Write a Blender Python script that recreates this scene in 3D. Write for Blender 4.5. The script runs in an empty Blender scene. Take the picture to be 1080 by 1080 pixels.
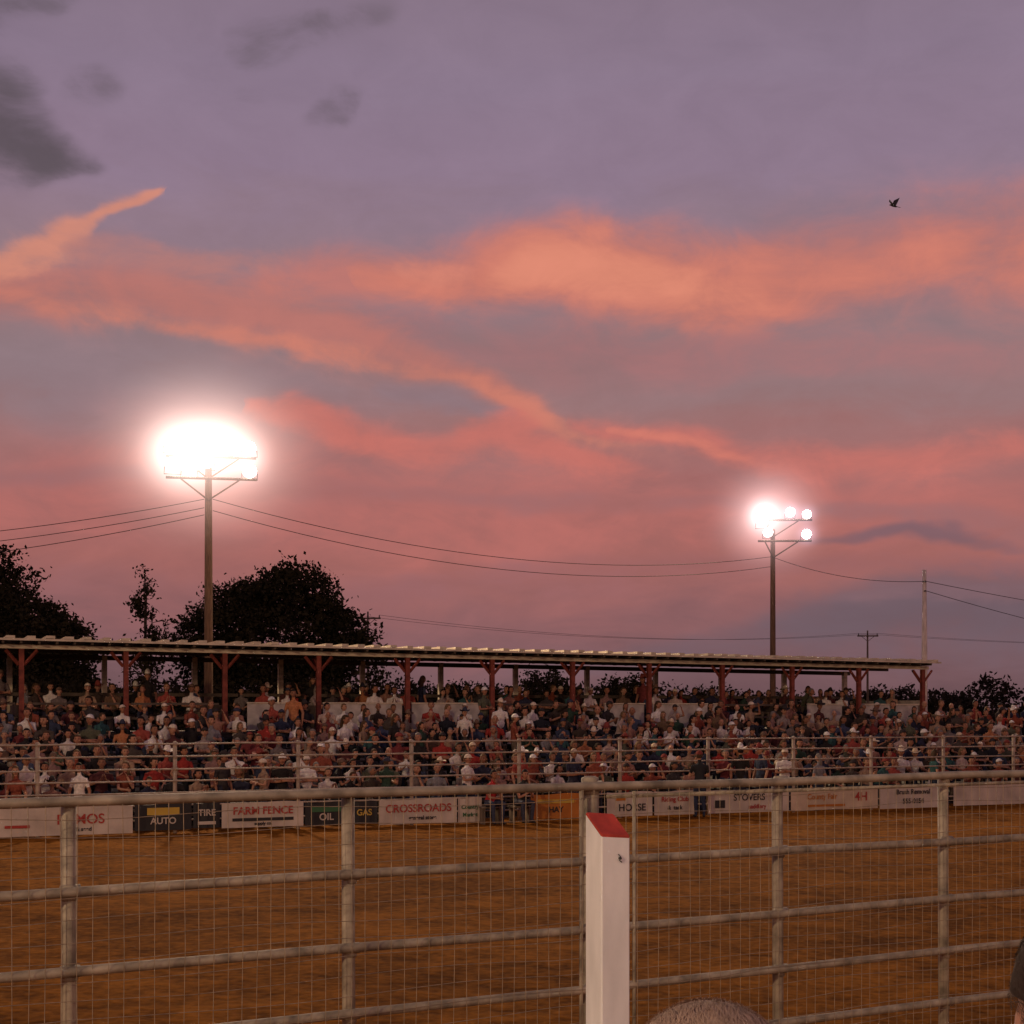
import bpy, math, random
import numpy as np
from mathutils import Vector, Matrix
random.seed(7); np.random.seed(7)
S = bpy.context.scene
S.view_settings.view_transform = 'Standard'
S.view_settings.look = 'None'
S.view_settings.exposure = 0
H = 2.7
def lin(r, g, b):
    f = lambda c: (c/255/12.92) if c/255 <= .04045 else ((c/255+.055)/1.055)**2.4
    return (f(r), f(g), f(b), 1)

# ---------------------------------------------------------------- mesh helper
class MB:
    def __init__(s): s.V = []; s.F = []; s.M = []
    def face(s, idx, m): s.F.append(idx); s.M.append(m)
    def box(s, c, d, m=0, rz=0):
        o = len(s.V); cx, cy, cz = c; a, b, e = d[0]/2, d[1]/2, d[2]/2
        co, si = math.cos(rz), math.sin(rz)
        for x, y, z in [(-a,-b,-e),(a,-b,-e),(a,b,-e),(-a,b,-e),(-a,-b,e),(a,-b,e),(a,b,e),(-a,b,e)]:
            s.V.append((cx+x*co-y*si, cy+x*si+y*co, cz+z))
        for f in [(3,2,1,0),(4,5,6,7),(0,1,5,4),(1,2,6,5),(2,3,7,6),(3,0,4,7)]:
            s.face([o+i for i in f], m)
    def tube(s, pts, rad, seg=8, m=0, ref=(1,0,0)):
        pts = [Vector(p) for p in pts]; n = len(pts); o = len(s.V)
        for i, p in enumerate(pts):
            t = (pts[min(i+1,n-1)]-pts[max(i-1,0)]).normalized()
            r = Vector(ref)
            sd = r - t*r.dot(t)
            if sd.length < .15:
                r = Vector((0,1,0)); sd = r - t*r.dot(t)
                if sd.length < .15: r = Vector((0,0,1)); sd = r - t*r.dot(t)
            sd.normalize(); up = t.cross(sd)
            R = rad[i] if isinstance(rad, (list,)) else rad
            rx, ry = (R if isinstance(R, tuple) else (R, R))
            for k in range(seg):
                a = 2*math.pi*k/seg
                s.V.append(tuple(p + sd*rx*math.cos(a) + up*ry*math.sin(a)))
        for i in range(n-1):
            for k in range(seg):
                a = o+i*seg+k; b = o+i*seg+(k+1)%seg
                s.face([a, b, b+seg, a+seg], m)
        s.face([o+k for k in range(seg)][::-1], m)
        s.face([o+(n-1)*seg+k for k in range(seg)], m)
    def ell(s, c, r, seg=12, rings=8, m=0, fn=None, keep=None):
        o = len(s.V); N = []
        for i in range(rings+1):
            th = math.pi*i/rings
            for k in range(seg):
                a = 2*math.pi*k/seg
                n = (math.sin(th)*math.cos(a), math.sin(th)*math.sin(a), math.cos(th)); N.append(n)
                p = (n[0]*r[0], n[1]*r[1], n[2]*r[2])
                if fn: p = fn(n, p)
                s.V.append((c[0]+p[0], c[1]+p[1], c[2]+p[2]))
        for i in range(rings):
            for k in range(seg):
                q = [i*seg+k, (i+1)*seg+k, (i+1)*seg+(k+1)%seg, i*seg+(k+1)%seg]
                if keep:
                    nn = [sum(N[j][e] for j in q)/4 for e in range(3)]
                    if not keep(nn): continue
                s.face([o+j for j in q], m)
    def add(s, other, mat=None):
        o = len(s.V)
        for v in other.V:
            s.V.append(tuple(mat @ Vector(v)) if mat else v)
        for f, m in zip(other.F, other.M): s.face([o+i for i in f], m)
    def mesh(s, name, mats, smooth=False):
        me = bpy.data.meshes.new(name)
        me.from_pydata(s.V, [], s.F)
        for m in mats: me.materials.append(m)
        me.polygons.foreach_set('material_index', s.M)
        if smooth: me.polygons.foreach_set('use_smooth', [True]*len(s.F))
        me.validate(); me.update()
        return me
    def obj(s, name, mats, smooth=False, parent=None, loc=(0,0,0), rz=0):
        ob = bpy.data.objects.new(name, s.mesh(name, mats, smooth))
        S.collection.objects.link(ob); ob.location = loc; ob.rotation_euler[2] = rz
        if parent: ob.parent = parent
        return ob
def empty(name, loc=(0,0,0), rz=0, parent=None):
    e = bpy.data.objects.new(name, None); S.collection.objects.link(e)
    e.location = loc; e.rotation_euler[2] = rz; e.empty_display_size = .2
    if parent: e.parent = parent
    return e

# ---------------------------------------------------------------- materials
def nn(nt, t, **k):
    n = nt.nodes.new(t)
    for a, b in k.items(): setattr(n, a, b)
    return n
def mat(name, col, rough=.7, scale=5, var=.25, bump=.0, metal=0, stretch=(1,1,1), col2=None, detail=4, bscale=None, spec=.3):
    m = bpy.data.materials.new(name); m.use_nodes = True; nt = m.node_tree
    b = nt.nodes['Principled BSDF']; b.inputs['Roughness'].default_value = rough
    b.inputs['Metallic'].default_value = metal; b.inputs['Specular IOR Level'].default_value = spec
    tc = nn(nt, 'ShaderNodeTexCoord'); mp = nn(nt, 'ShaderNodeMapping'); mp.inputs['Scale'].default_value = stretch
    nt.links.new(tc.outputs['Object'], mp.inputs[0])
    no = nn(nt, 'ShaderNodeTexNoise'); no.inputs['Scale'].default_value = scale; no.inputs['Detail'].default_value = detail
    nt.links.new(mp.outputs[0], no.inputs['Vector'])
    r = nn(nt, 'ShaderNodeValToRGB')
    r.color_ramp.elements[0].position = .3; r.color_ramp.elements[1].position = .7
    c1 = [max(0, c*(1-var)) for c in col[:3]]+[1]
    c2 = list(col2[:3])+[1] if col2 else [min(1, c*(1+var)) for c in col[:3]]+[1]
    r.color_ramp.elements[0].color = c1; r.color_ramp.elements[1].color = c2
    nt.links.new(no.outputs[0], r.inputs[0]); nt.links.new(r.outputs[0], b.inputs['Base Color'])
    if bump:
        n2 = nn(nt, 'ShaderNodeTexNoise'); n2.inputs['Scale'].default_value = bscale or scale*4; n2.inputs['Detail'].default_value = 5
        nt.links.new(mp.outputs[0], n2.inputs['Vector'])
        bp = nn(nt, 'ShaderNodeBump'); bp.inputs['Strength'].default_value = min(1, bump*5); bp.inputs['Distance'].default_value = bump
        nt.links.new(n2.outputs[0], bp.inputs['Height']); nt.links.new(bp.outputs[0], b.inputs['Normal'])
    return m
def randmat(name, cols, mul=1.0, rough=.85, var=.2, scale=18):
    m = bpy.data.materials.new(name); m.use_nodes = True; nt = m.node_tree
    b = nt.nodes['Principled BSDF']; b.inputs['Roughness'].default_value = rough; b.inputs['Specular IOR Level'].default_value = .1
    oi = nn(nt, 'ShaderNodeObjectInfo')
    mu = nn(nt, 'ShaderNodeMath', operation='MULTIPLY'); mu.inputs[1].default_value = mul
    fr = nn(nt, 'ShaderNodeMath', operation='FRACT')
    nt.links.new(oi.outputs['Random'], mu.inputs[0]); nt.links.new(mu.outputs[0], fr.inputs[0])
    r = nn(nt, 'ShaderNodeValToRGB'); cr = r.color_ramp; cr.interpolation = 'CONSTANT'
    n = len(cols)
    cr.elements[0].position = 0; cr.elements[0].color = tuple(cols[0])+(1,)
    cr.elements[1].position = 1/n; cr.elements[1].color = tuple(cols[1])+(1,)
    for i in range(2, n):
        e = cr.elements.new(i/n); e.color = tuple(cols[i])+(1,)
    nt.links.new(fr.outputs[0], r.inputs[0])
    tc = nn(nt, 'ShaderNodeTexCoord'); no = nn(nt, 'ShaderNodeTexNoise'); no.inputs['Scale'].default_value = scale; no.inputs['Detail'].default_value = 1
    nt.links.new(tc.outputs['Object'], no.inputs['Vector'])
    mr = nn(nt, 'ShaderNodeMapRange'); mr.inputs[1].default_value = .3; mr.inputs[2].default_value = .7
    mr.inputs[3].default_value = 1-var; mr.inputs[4].default_value = 1+var
    nt.links.new(no.outputs[0], mr.inputs[0])
    vm = nn(nt, 'ShaderNodeVectorMath', operation='SCALE')
    nt.links.new(r.outputs[0], vm.inputs[0]); nt.links.new(mr.outputs[0], vm.inputs['Scale'])
    nt.links.new(vm.outputs[0], b.inputs['Base Color'])
    return m
def emat(name, col, st):
    m = bpy.data.materials.new(name); m.use_nodes = True; nt = m.node_tree; nt.nodes.clear()
    e = nn(nt, 'ShaderNodeEmission'); e.inputs[0].default_value = col; e.inputs[1].default_value = st
    o = nn(nt, 'ShaderNodeOutputMaterial'); nt.links.new(e.outputs[0], o.inputs[0])
    try: m.cycles.emission_sampling = 'NONE'
    except Exception: pass
    return m

M_pipe = mat('galvanised_pipe', (.31,.255,.19), .55, 7, .5, .002, metal=.1)
M_wire = mat('wire', (.32,.24,.17), .5, 20, .3, metal=.2)
M_white = mat('white_paint', (.88,.86,.86), .6, 7, .14, .004, stretch=(1,1,.25))
M_board = mat('white_boards', (.46,.40,.36), .7, 3, .3)
M_red = mat('red_paint', (.44,.05,.03), .6, 9, .3, .003)
M_dkred = mat('barn_red_paint', (.20,.045,.03), .7, 6, .35)
M_cream = mat('cream_boards', (.60,.50,.38), .75, 3, .25, stretch=(1,1,4))
M_metalroof = mat('roof_sheet', (.16,.12,.10), .6, 2, .3)
M_wood = mat('weathered_wood', (.16,.115,.08), .85, 4, .4, .004, stretch=(4,4,.5))
M_pole = mat('pole_wood', (.15,.085,.05), .85, 5, .35, .004, stretch=(5,5,.5))
M_bench = mat('bench_plank', (.09,.065,.05), .7, 3, .3)
M_dark = mat('dark_metal', (.04,.035,.035), .6, 5, .2)
M_bark = mat('bark', (.06,.04,.03), .9, 6, .3, .01)
M_leaf = mat('foliage', (.024,.022,.012), .9, .9, .5, col2=(.05,.040,.02), spec=.05)
M_leaf2 = mat('far_foliage', (.035,.028,.020), .9, .3, .4, spec=.05)
M_lamp = emat('lamp_lens', (1,.93,.88,1), 30)

# ---------------------------------------------------------------- sky
W = bpy.data.worlds.new('World'); S.world = W; W.use_nodes = True
try: W.cycles.sampling_method = 'NONE'
except Exception: pass
nt = W.node_tree; nt.nodes.clear()
def sock(n, i, v):
    if v is None: return
    if isinstance(v, (int, float)): n.inputs[i].default_value = v
    else: nt.links.new(v, n.inputs[i])
def ma(op, a, b=None, c=None, clamp=False):
    n = nn(nt, 'ShaderNodeMath', operation=op); n.use_clamp = clamp
    sock(n, 0, a); sock(n, 1, b); sock(n, 2, c); return n.outputs[0]
tc = nn(nt, 'ShaderNodeTexCoord'); D = tc.outputs['Generated']
sp = nn(nt, 'ShaderNodeSeparateXYZ'); nt.links.new(D, sp.inputs[0])
x, y, z = sp.outputs
h = ma('SQRT', ma('ADD', ma('MULTIPLY', x, x), ma('MULTIPLY', y, y)))
az = ma('ARCTAN2', x, y); el = ma('DIVIDE', z, ma('MAXIMUM', h, .02))
def noise(scale, stretch, detail=5, rough=.55, off=(0,0,0), dist=0, out=0, rot=0):
    mp = nn(nt, 'ShaderNodeMapping'); mp.inputs['Scale'].default_value = stretch; mp.inputs['Location'].default_value = off
    mp.inputs['Rotation'].default_value = (0, rot, 0)
    nt.links.new(D, mp.inputs[0])
    n = nn(nt, 'ShaderNodeTexNoise'); n.inputs['Scale'].default_value = scale; n.inputs['Detail'].default_value = detail
    n.inputs['Roughness'].default_value = rough; n.inputs['Distortion'].default_value = dist
    nt.links.new(mp.outputs[0], n.inputs['Vector'])
    return n.outputs[out]
wn = noise(7, (1,1,2.0), 4, .55, out=1)
wsp = nn(nt, 'ShaderNodeSeparateColor'); nt.links.new(wn, wsp.inputs[0])
azw = ma('ADD', az, ma('MULTIPLY', ma('SUBTRACT', wsp.outputs[0], .5), .09))
elw = ma('ADD', el, ma('MULTIPLY', ma('SUBTRACT', wsp.outputs[1], .5), .050))
fib = noise(6, (1,1,3.6), 5, .62, (1,5,2), .5, 0, -.12)
fib2 = noise(17, (1,1,1.7), 5, .62, (7,2,2), .5, 0, .2)
ns = ma('SUBTRACT', ma('ADD', ma('MULTIPLY', fib, .62), ma('MULTIPLY', fib2, .70)), .66)
AZ = .5
def cvt(px, py):
    a = math.atan((px-540)/1500); e = (750-py)/1500*math.cos(a); return a, e
Xn = ma('DIVIDE', ma('ADD', azw, AZ), 2*AZ, clamp=True)
def fcurve(pts):
    n = nn(nt, 'ShaderNodeFloatCurve'); n.inputs[0].default_value = 1
    nt.links.new(Xn, n.inputs[1]); c = n.mapping.curves[0]
    pts = sorted(pts)
    c.points[0].location = pts[0]; c.points[1].location = pts[-1]
    for p in pts[1:-1]: c.points.new(*p)
    n.mapping.update(); return n.outputs[0]
def streak(pts):
    C, U, Dn, A = [], [], [], []
    for px, py, u, d, a in pts:
        aa, e = cvt(px, py); X = (aa+AZ)/(2*AZ)
        C.append((X, e/.6)); U.append((X, u/100)); Dn.append((X, d/100)); A.append((X, a))
    c = fcurve(C); u = fcurve(U); d = fcurve(Dn); a = fcurve(A)
    de = ma('SUBTRACT', elw, ma('MULTIPLY', c, .6))
    up = ma('DIVIDE', ma('MAXIMUM', de, 0), ma('MULTIPLY', ma('MAXIMUM', u, .02), 100/1500))
    dn = ma('DIVIDE', ma('MAXIMUM', ma('MULTIPLY', de, -1), 0), ma('MULTIPLY', ma('MAXIMUM', d, .02), 100/1500))
    q = ma('ADD', ma('MULTIPLY', up, up), ma('MULTIPLY', dn, dn))
    return ma('MULTIPLY', ma('EXPONENT', ma('MULTIPLY', q, -1)), a)
ramp = nn(nt, 'ShaderNodeValToRGB'); cr = ramp.color_ramp
stops = [(750,(106,79,84)),(705,(124,91,96)),(655,(146,98,100)),(600,(166,104,100)),(520,(168,109,107)),(440,(158,115,115)),
         (370,(149,121,125)),(290,(148,122,132)),(190,(145,123,143)),(80,(140,121,141)),(0,(136,117,135)),(-300,(95,84,104))]
def tt(py): return (750-py)/1500/.8
cr.elements[0].position = 0; cr.elements[0].color = lin(*stops[0][1])
cr.elements[1].position = tt(-300); cr.elements[1].color = lin(*stops[-1][1])
for py, c in stops[1:-1]:
    e = cr.elements.new(tt(py)); e.color = lin(*c)
elg = ma('ADD', el, ma('MULTIPLY', ma('SUBTRACT', fib, .5), .08))
nt.links.new(ma('DIVIDE', elg, .8, clamp=True), ramp.inputs[0])
cur = ramp.outputs[0]
def layer(cur, fac, col):
    m = nn(nt, 'ShaderNodeMix', data_type='RGBA'); nt.links.new(fac, m.inputs['Factor']); nt.links.new(cur, m.inputs['A'])
    m.inputs['B'].default_value = lin(*col); return m.outputs['Result']
def lay(cur, pts, col, top=.85, nk=1.3, lo=.02, hi=.98):
    s = streak(pts)
    q = ma('ADD', s, ma('MULTIPLY', ns, nk))
    mr = nn(nt, 'ShaderNodeMapRange'); mr.interpolation_type = 'SMOOTHSTEP'
    nt.links.new(q, mr.inputs[0]); mr.inputs[1].default_value = lo; mr.inputs[2].default_value = hi; mr.inputs[3].default_value = 0; mr.inputs[4].default_value = top
    gate = ma('MULTIPLY', s, 3, clamp=True)
    return layer(cur, ma('MULTIPLY', mr.outputs[0], gate), col)
cur = lay(cur, [(-100,385,60,60,.8),(150,400,50,50,.75),(330,430,30,25,.5),(450,430,20,20,.3),(600,400,20,20,0)], (142,120,127))
cur = lay(cur, [(560,405,30,25,.3),(700,400,30,30,.6),(850,395,35,35,.7),(1000,400,35,30,.6),(1150,410,35,30,.5)], (149,119,122))
cur = lay(cur, [(-100,560,60,50,.6),(200,520,70,60,.6),(450,550,60,60,.65),(700,560,60,60,.65),(1100,540,45,40,.55)], (187,109,102), .8, 2.0)
cur = lay(cur, [(-100,505,16,18,.6),(100,500,16,18,.55),(250,510,14,18,.5),(500,535,14,14,.5),(800,540,12,12,.5),(1100,560,16,16,.6)], (149,106,109), .8, 2.0)
cur = lay(cur, [(-100,610,20,20,.4),(300,620,20,20,.5),(600,610,20,24,.55),(900,600,16,16,.6),(1100,595,16,16,.6)], (146,99,103), .75, 2.0)
# big salmon cloud, upper right
cur = lay(cur, [(240,300,20,20,0),(330,300,34,34,.6),(400,298,44,40,.8),(470,296,48,46,.85),(560,292,60,55,1),(660,297,58,62,1),(760,300,54,60,.95),(860,285,58,60,.9),(960,270,64,65,.85),(1150,266,70,75,.85)], (192,118,109), .9, 1.4)
cur = lay(cur, [(380,300,15,15,0),(425,295,24,28,.7),(500,297,28,32,.8),(560,290,42,40,1),(640,296,44,46,1),(720,303,38,42,.9),(820,296,36,38,.75),(900,285,36,38,.6),(1000,275,36,36,.55),(1150,275,40,40,.6)], (210,126,108), .85, 1.9)
cur = lay(cur, [(520,300,10,15,0),(580,290,30,32,.8),(640,298,32,32,.85),(710,303,28,28,.7),(780,305,22,20,.4),(850,300,20,20,0)], (224,140,116), .8, 1.9)
cur = lay(cur, [(420,280,5,5,0),(455,285,18,12,.7),(490,290,18,14,.7),(520,290,10,8,0)], (214,133,115), .7, 2.2)
# mauve underside between both bands
cur = lay(cur, [(330,330,20,20,0),(420,355,22,30,.7),(540,372,24,34,.8),(680,372,28,34,.7),(820,368,30,30,.5),(1000,365,30,30,.4),(1100,365,30,30,.3)], (165,112,113), .8, 1.6)
# broad left band sweeping down to the right
cur = lay(cur, [(-100,300,36,34,.85),(0,308,32,32,.9),(90,312,36,34,.9),(200,322,46,38,.9),(300,345,48,38,.85),(400,375,34,32,.85),(480,400,26,22,.85),(540,425,24,20,.8),(600,450,22,22,.7),(680,480,22,22,.4),(740,490,20,20,0)], (188,117,108), .9, 1.5)
cur = lay(cur, [(-100,320,12,14,.5),(0,312,14,14,.6),(80,328,15,15,.65),(150,345,15,15,.7),(280,372,14,14,.7),(400,392,12,13,.7),(500,412,12,12,.8),(560,430,15,13,.8),(620,452,14,12,.6),(680,465,9,9,0)], (208,127,109), .85, 2.0)
cur = lay(cur, [(-60,300,16,18,.7),(0,285,18,20,.85),(40,264,19,22,.9),(80,246,17,26,.85),(105,238,15,22,.8),(122,224,13,13,.85),(140,211,10,9,.9),(158,200,8,8,.8),(170,193,4,4,0)], (213,139,118), .9, 2.2)
cur = lay(cur, [(60,270,10,10,0),(100,262,12,24,.75),(140,258,14,26,.6),(200,270,16,24,.6),(280,275,16,16,.5),(360,270,12,12,0)], (180,122,117), .75, 2.2)
cur = lay(cur, [(380,418,8,8,0),(430,424,17,12,.85),(500,434,15,12,.85),(532,439,10,8,.6),(556,442,6,6,0)], (146,120,127), .9, .8)
# lower bright streaks
cur = lay(cur, [(240,440,8,8,0),(285,440,17,16,.85),(340,455,20,22,.9),(400,468,20,26,.85),(470,478,20,22,.75),(540,462,28,26,.9),(590,475,26,26,.85),(650,500,20,22,.6),(720,510,18,16,0)], (200,114,104), .9, 1.9)
cur = lay(cur, [(600,435,8,8,0),(665,452,18,14,.9),(730,464,20,18,.9),(800,480,20,20,.85),(900,484,26,24,.8),(1000,474,28,26,.8),(1150,460,32,30,.85)], (200,115,106), .9, 1.9)
cur = lay(cur, [(640,440,4,4,0),(675,453,9,8,.8),(740,470,9,9,.75),(800,482,8,8,.5),(860,488,6,6,0)], (216,126,110), .8, 1.6)
# blue-grey low bank on the right
cur = lay(cur, [(480,700,18,20,0),(620,695,24,24,.45),(760,680,28,28,.6),(860,665,34,34,.85),(950,648,38,45,1),(1100,640,40,60,1)], (110,92,102), .92, 1.2)
cur = lay(cur, [(870,640,12,8,0),(940,632,12,10,.5),(1100,624,14,10,.7)], (136,101,107), .7, 1.8)
cur = lay(cur, [(850,574,4,4,0),(915,571,9,8,.8),(980,569,11,9,.9),(1040,572,9,8,.7),(1100,574,5,5,.2)], (122,95,105), .85, 1.2)
# dark clouds top left
cur = lay(cur, [(-150,140,85,50,1),(-20,135,75,52,1),(20,148,58,46,1),(50,160,34,30,.9),(75,166,18,16,.6),(110,168,8,8,0)], (91,80,87), .92, 1.8)
cur = lay(cur, [(-150,0,60,40,.9),(0,5,40,30,.8),(50,8,28,20,.55),(105,5,20,10,0)], (99,87,96), .8, 2.4)
cur = lay(cur, [(40,84,16,12,0),(85,82,22,22,.42),(130,84,16,10,0),(215,88,12,10,0),(262,92,15,13,.42),(305,95,12,10,0),(318,106,14,14,0),(354,108,20,18,.55),(400,112,12,10,0)], (110,95,107), .75, 3.0, .0, 1.0)
cur = lay(cur, [(225,60,14,14,0),(285,45,26,26,.62),(325,34,26,24,.66),(370,20,22,20,.52),(435,10,14,14,0)], (108,94,105), .8, 3.0, .0, 1.0)
vs = nn(nt, 'ShaderNodeVectorMath', operation='SCALE'); nt.links.new(cur, vs.inputs[0]); nt.links.new(ma('ADD', ma('MULTIPLY', ns, .34), .97), vs.inputs['Scale'])
cur = vs.outputs[0]
mg = nn(nt, 'ShaderNodeMix', data_type='RGBA')
nt.links.new(ma('MULTIPLY', ma('ADD', el, .02), 40, clamp=True), mg.inputs['Factor'])
mg.inputs['A'].default_value = (.03,.02,.018,1); nt.links.new(cur, mg.inputs['B'])
sky = nn(nt, 'ShaderNodeTexSky', sky_type='NISHITA'); sky.sun_disc = False
sky.sun_elevation = math.radians(1.5); sky.sun_rotation = math.radians(-150)
b1 = nn(nt, 'ShaderNodeBackground'); nt.links.new(sky.outputs[0], b1.inputs[0]); b1.inputs[1].default_value = .002
b2 = nn(nt, 'ShaderNodeBackground'); nt.links.new(mg.outputs['Result'], b2.inputs[0]); b2.inputs[1].default_value = 1.0
ad = nn(nt, 'ShaderNodeAddShader'); nt.links.new(b1.outputs[0], ad.inputs[0]); nt.links.new(b2.outputs[0], ad.inputs[1])
ow = nn(nt, 'ShaderNodeOutputWorld'); nt.links.new(ad.outputs[0], ow.inputs[0])

L = bpy.data.lights.new('afterglow_sun', 'SUN'); L.energy = .10; L.angle = math.radians(12); L.color = (1,.6,.45)
so = bpy.data.objects.new('afterglow_sun', L); S.collection.objects.link(so)
so.rotation_euler = (math.radians(82), 0, math.radians(30))

# ---------------------------------------------------------------- ground
M_field = mat('field_grass', (.04,.034,.02), .95, .15, .4, .05, bscale=2)
def dirt():
    m = bpy.data.materials.new('arena_dirt'); m.use_nodes = True; nt = m.node_tree
    b = nt.nodes['Principled BSDF']; b.inputs['Roughness'].default_value = .95; b.inputs['Specular IOR Level'].default_value = .02
    tc = nn(nt, 'ShaderNodeTexCoord')
    def nz(s, st, d=6, rot=0):
        mp = nn(nt, 'ShaderNodeMapping'); mp.inputs['Scale'].default_value = st; mp.inputs['Rotation'].default_value = (0,0,rot)
        nt.links.new(tc.outputs['Object'], mp.inputs[0])
        n = nn(nt, 'ShaderNodeTexNoise'); n.inputs['Scale'].default_value = s; n.inputs['Detail'].default_value = d
        nt.links.new(mp.outputs[0], n.inputs['Vector']); return n.outputs[0]
    def mm(op, a, b2):
        n = nn(nt, 'ShaderNodeMath', operation=op)
        for i, v in enumerate((a, b2)):
            if isinstance(v, (int, float)): n.inputs[i].default_value = v
            else: nt.links.new(v, n.inputs[i])
        return n.outputs[0]
    a = nz(.3, (1,1.3,1), 3); c = nz(2.0, (.9,1.2,1), 6, .4); d = nz(8, (1,1,1), 5)
    f = mm('ADD', mm('MULTIPLY', a, .30), mm('ADD', mm('MULTIPLY', c, .40), mm('MULTIPLY', d, .40)))
    r = nn(nt, 'ShaderNodeValToRGB'); r.color_ramp.elements[0].position = .44; r.color_ramp.elements[0].color = (.10,.032,.004,1)
    r.color_ramp.elements[1].position = .66; r.color_ramp.elements[1].color = (.34,.125,.016,1)
    nt.links.new(f, r.inputs[0]); nt.links.new(r.outputs[0], b.inputs['Base Color'])
    bp = nn(nt, 'ShaderNodeBump'); bp.inputs['Strength'].default_value = 1; bp.inputs['Distance'].default_value = .09
    nt.links.new(f, bp.inputs['Height']); nt.links.new(bp.outputs[0], b.inputs['Normal'])
    return m
g = MB(); R = 2500
g.V = [(-R,-R,-.004),(R,-R,-.004),(R,R,-.004),(-R,R,-.004)]; g.face([0,1,2,3], 0); g.obj('ground', [M_field])
ANG = math.atan2(11, 25.56); A = Vector((-10.8, 30, 0)); u = Vector((math.cos(ANG), math.sin(ANG), 0)); v = Vector((-math.sin(ANG), math.cos(ANG), 0))
g = MB()
for p in [A-u*30+v*1.5, A+u*60+v*1.5, A+u*60-v*50, A-u*30-v*50]: g.V.append((p.x, p.y, 0.0))
g.face([3,2,1,0], 0); g.obj('arena_dirt', [dirt()])
def uat(px, vv=0):
    a = (px-540)/1500; p = A+v*vv
    return (a*p.y-p.x)/(u.x-a*u.y)

# ---------------------------------------------------------------- arena fences
def fence(name, p0, p1, posts, rails, rr, mesh=True, m_post=M_pipe):
    p0 = Vector(p0); p1 = Vector(p1); d = (p1-p0); Ln = d.length; ang = math.atan2(d.y, d.x)
    E = empty(name, p0, ang)
    b = MB()
    for z in rails:
        n = max(2, int(Ln/1.5)); 
        b.tube([(Ln*i/n, random.uniform(-.006,.006), z+random.uniform(-.009,.009)) for i in range(n+1)], rr, 12)
    b.obj('rails', [m_post], True, E)
    b = MB()
    for s, r, hh in posts:
        off = rr+r*.6; lx = random.uniform(-.012,.012)
        b.tube([(s, off, 0), (s+lx, off, hh), (s+lx, off, hh+.012)], [r, r, r*.55], 14)
        for z in rails:
            if z < hh:
                b.tube([(s-r*1.25, off*.45, z), (s+r*1.25, off*.45, z)], rr*1.18, 12)
                b.tube([(s, off, z-.05), (s, off, z-.012)], r*1.10, 12)
    b.obj('posts', [m_post], True, E)
    if mesh:
        b = MB(); yw = -rr-.004; W = .0019
        x = 0
        while x < Ln:
            dx = random.uniform(-.007,.007)
            b.tube([(x, yw, rails[-1]), (x+dx, yw+random.uniform(-.006,.006), .8), (x-dx*.6, yw+random.uniform(-.012,.006), 1.5), (x+random.uniform(-.006,.006), yw, rails[0]-.02)], W, 4)
            x += .0762
        z = rails[-1]
        while z < rails[0]:
            n = int(Ln/.3)
            b.tube([(Ln*i/n, yw+random.uniform(-.005,.005), z+.014*math.sin(i*.9+z*9)+random.uniform(-.004,.004)) for i in range(n+1)], W, 4)
            z += .1016
        b.obj('wire_mesh', [M_wire], False, E)
    return E
N0 = Vector((-2.47, 6.87, 0)); N1 = Vector((3.636, 10.1, 0)); nd = (N1-N0).normalized()
F0 = N0-nd*3.0; F1 = N1+nd*4.0
def sat(px):
    a = (px-540)/1500; return (a*F0.y-F0.x)/(nd.x-a*nd.y)
posts = [(.3,.04,2.27)]+[(sat(p), r, hh) for p, r, hh in [(75,.038,2.24),(372,.036,2.24),(627,.052,2.30),(826,.036,2.26),(1001,.036,2.26)]]+[(sat(1001)+1.7,.036,2.26),(sat(1001)+3.4,.036,2.26)]
FE = fence('arena_fence', F0, F1, posts, [2.255,1.81,1.41,1.05,.70,.35], .026)
b = MB(); s0 = sat(640)
b.tube([(s0, -.0, 2.19), (sat(1001)+3.6, -.0, 2.20)], .012, 8)
b.tube([(sat(612), -.01, .3), (sat(612), -.01, 2.24)], .012, 8)
b.tube([(sat(668), -.01, .3), (sat(668), -.01, 2.22)], .012, 8)
b.obj('gate_frame', [M_pipe], True, FE)

far_px = [-110,40,185,315,435,548,655,748,838,920,996,1070,1140]
B0 = A-u*10; 
fposts = [(uat(p)+10, .045, 2.02) for p in far_px] + [(1.0,.045,2.02)]
FF = fence('arena_fence', B0, A+u*45, fposts, [1.98,1.70,1.42,1.16,.90,.62,.30], .019, mesh=False,
      m_post=mat('painted_pipe', (.36,.28,.22), .6, 6, .3))
# ---------------------------------------------------------------- white wooden post with red slanted top
b = MB(); w = .072
c = .006
def bev(z4):
    o = []
    base = [(-w,-w),(w,-w),(w,w),(-w,w)]
    for i, (X, Y) in enumerate(base):
        sx = 1 if X > 0 else -1; sy = 1 if Y > 0 else -1
        a_ = (X, Y-sy*c); b_ = (X-sx*c, Y)
        pr = [a_, b_] if i in (0, 2) else [b_, a_]
        for q in pr: o.append((q[0], q[1], z4(q[0], q[1])))
    return o
def top(X, Y): return 2.205 - .08*X + .62*Y
rings = [bev(lambda X, Y: 0), bev(lambda X, Y: .8), bev(lambda X, Y: 1.6), bev(lambda X, Y: top(X, Y)-.010), bev(lambda X, Y: top(X, Y)-.004)]
ins = [(p[0]*.95, p[1]*.95, top(p[0]*.95, p[1]*.95)) for p in bev(lambda X, Y: 0)]
rings.append(ins)
for r_ in rings: b.V += r_
for i in range(len(rings)-1):
    for k in range(8):
        b.face([i*8+k, i*8+(k+1)%8, (i+1)*8+(k+1)%8, (i+1)*8+k], 0 if i < 3 else 1)
b.face([(len(rings)-1)*8+k for k in range(8)], 1)
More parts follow.
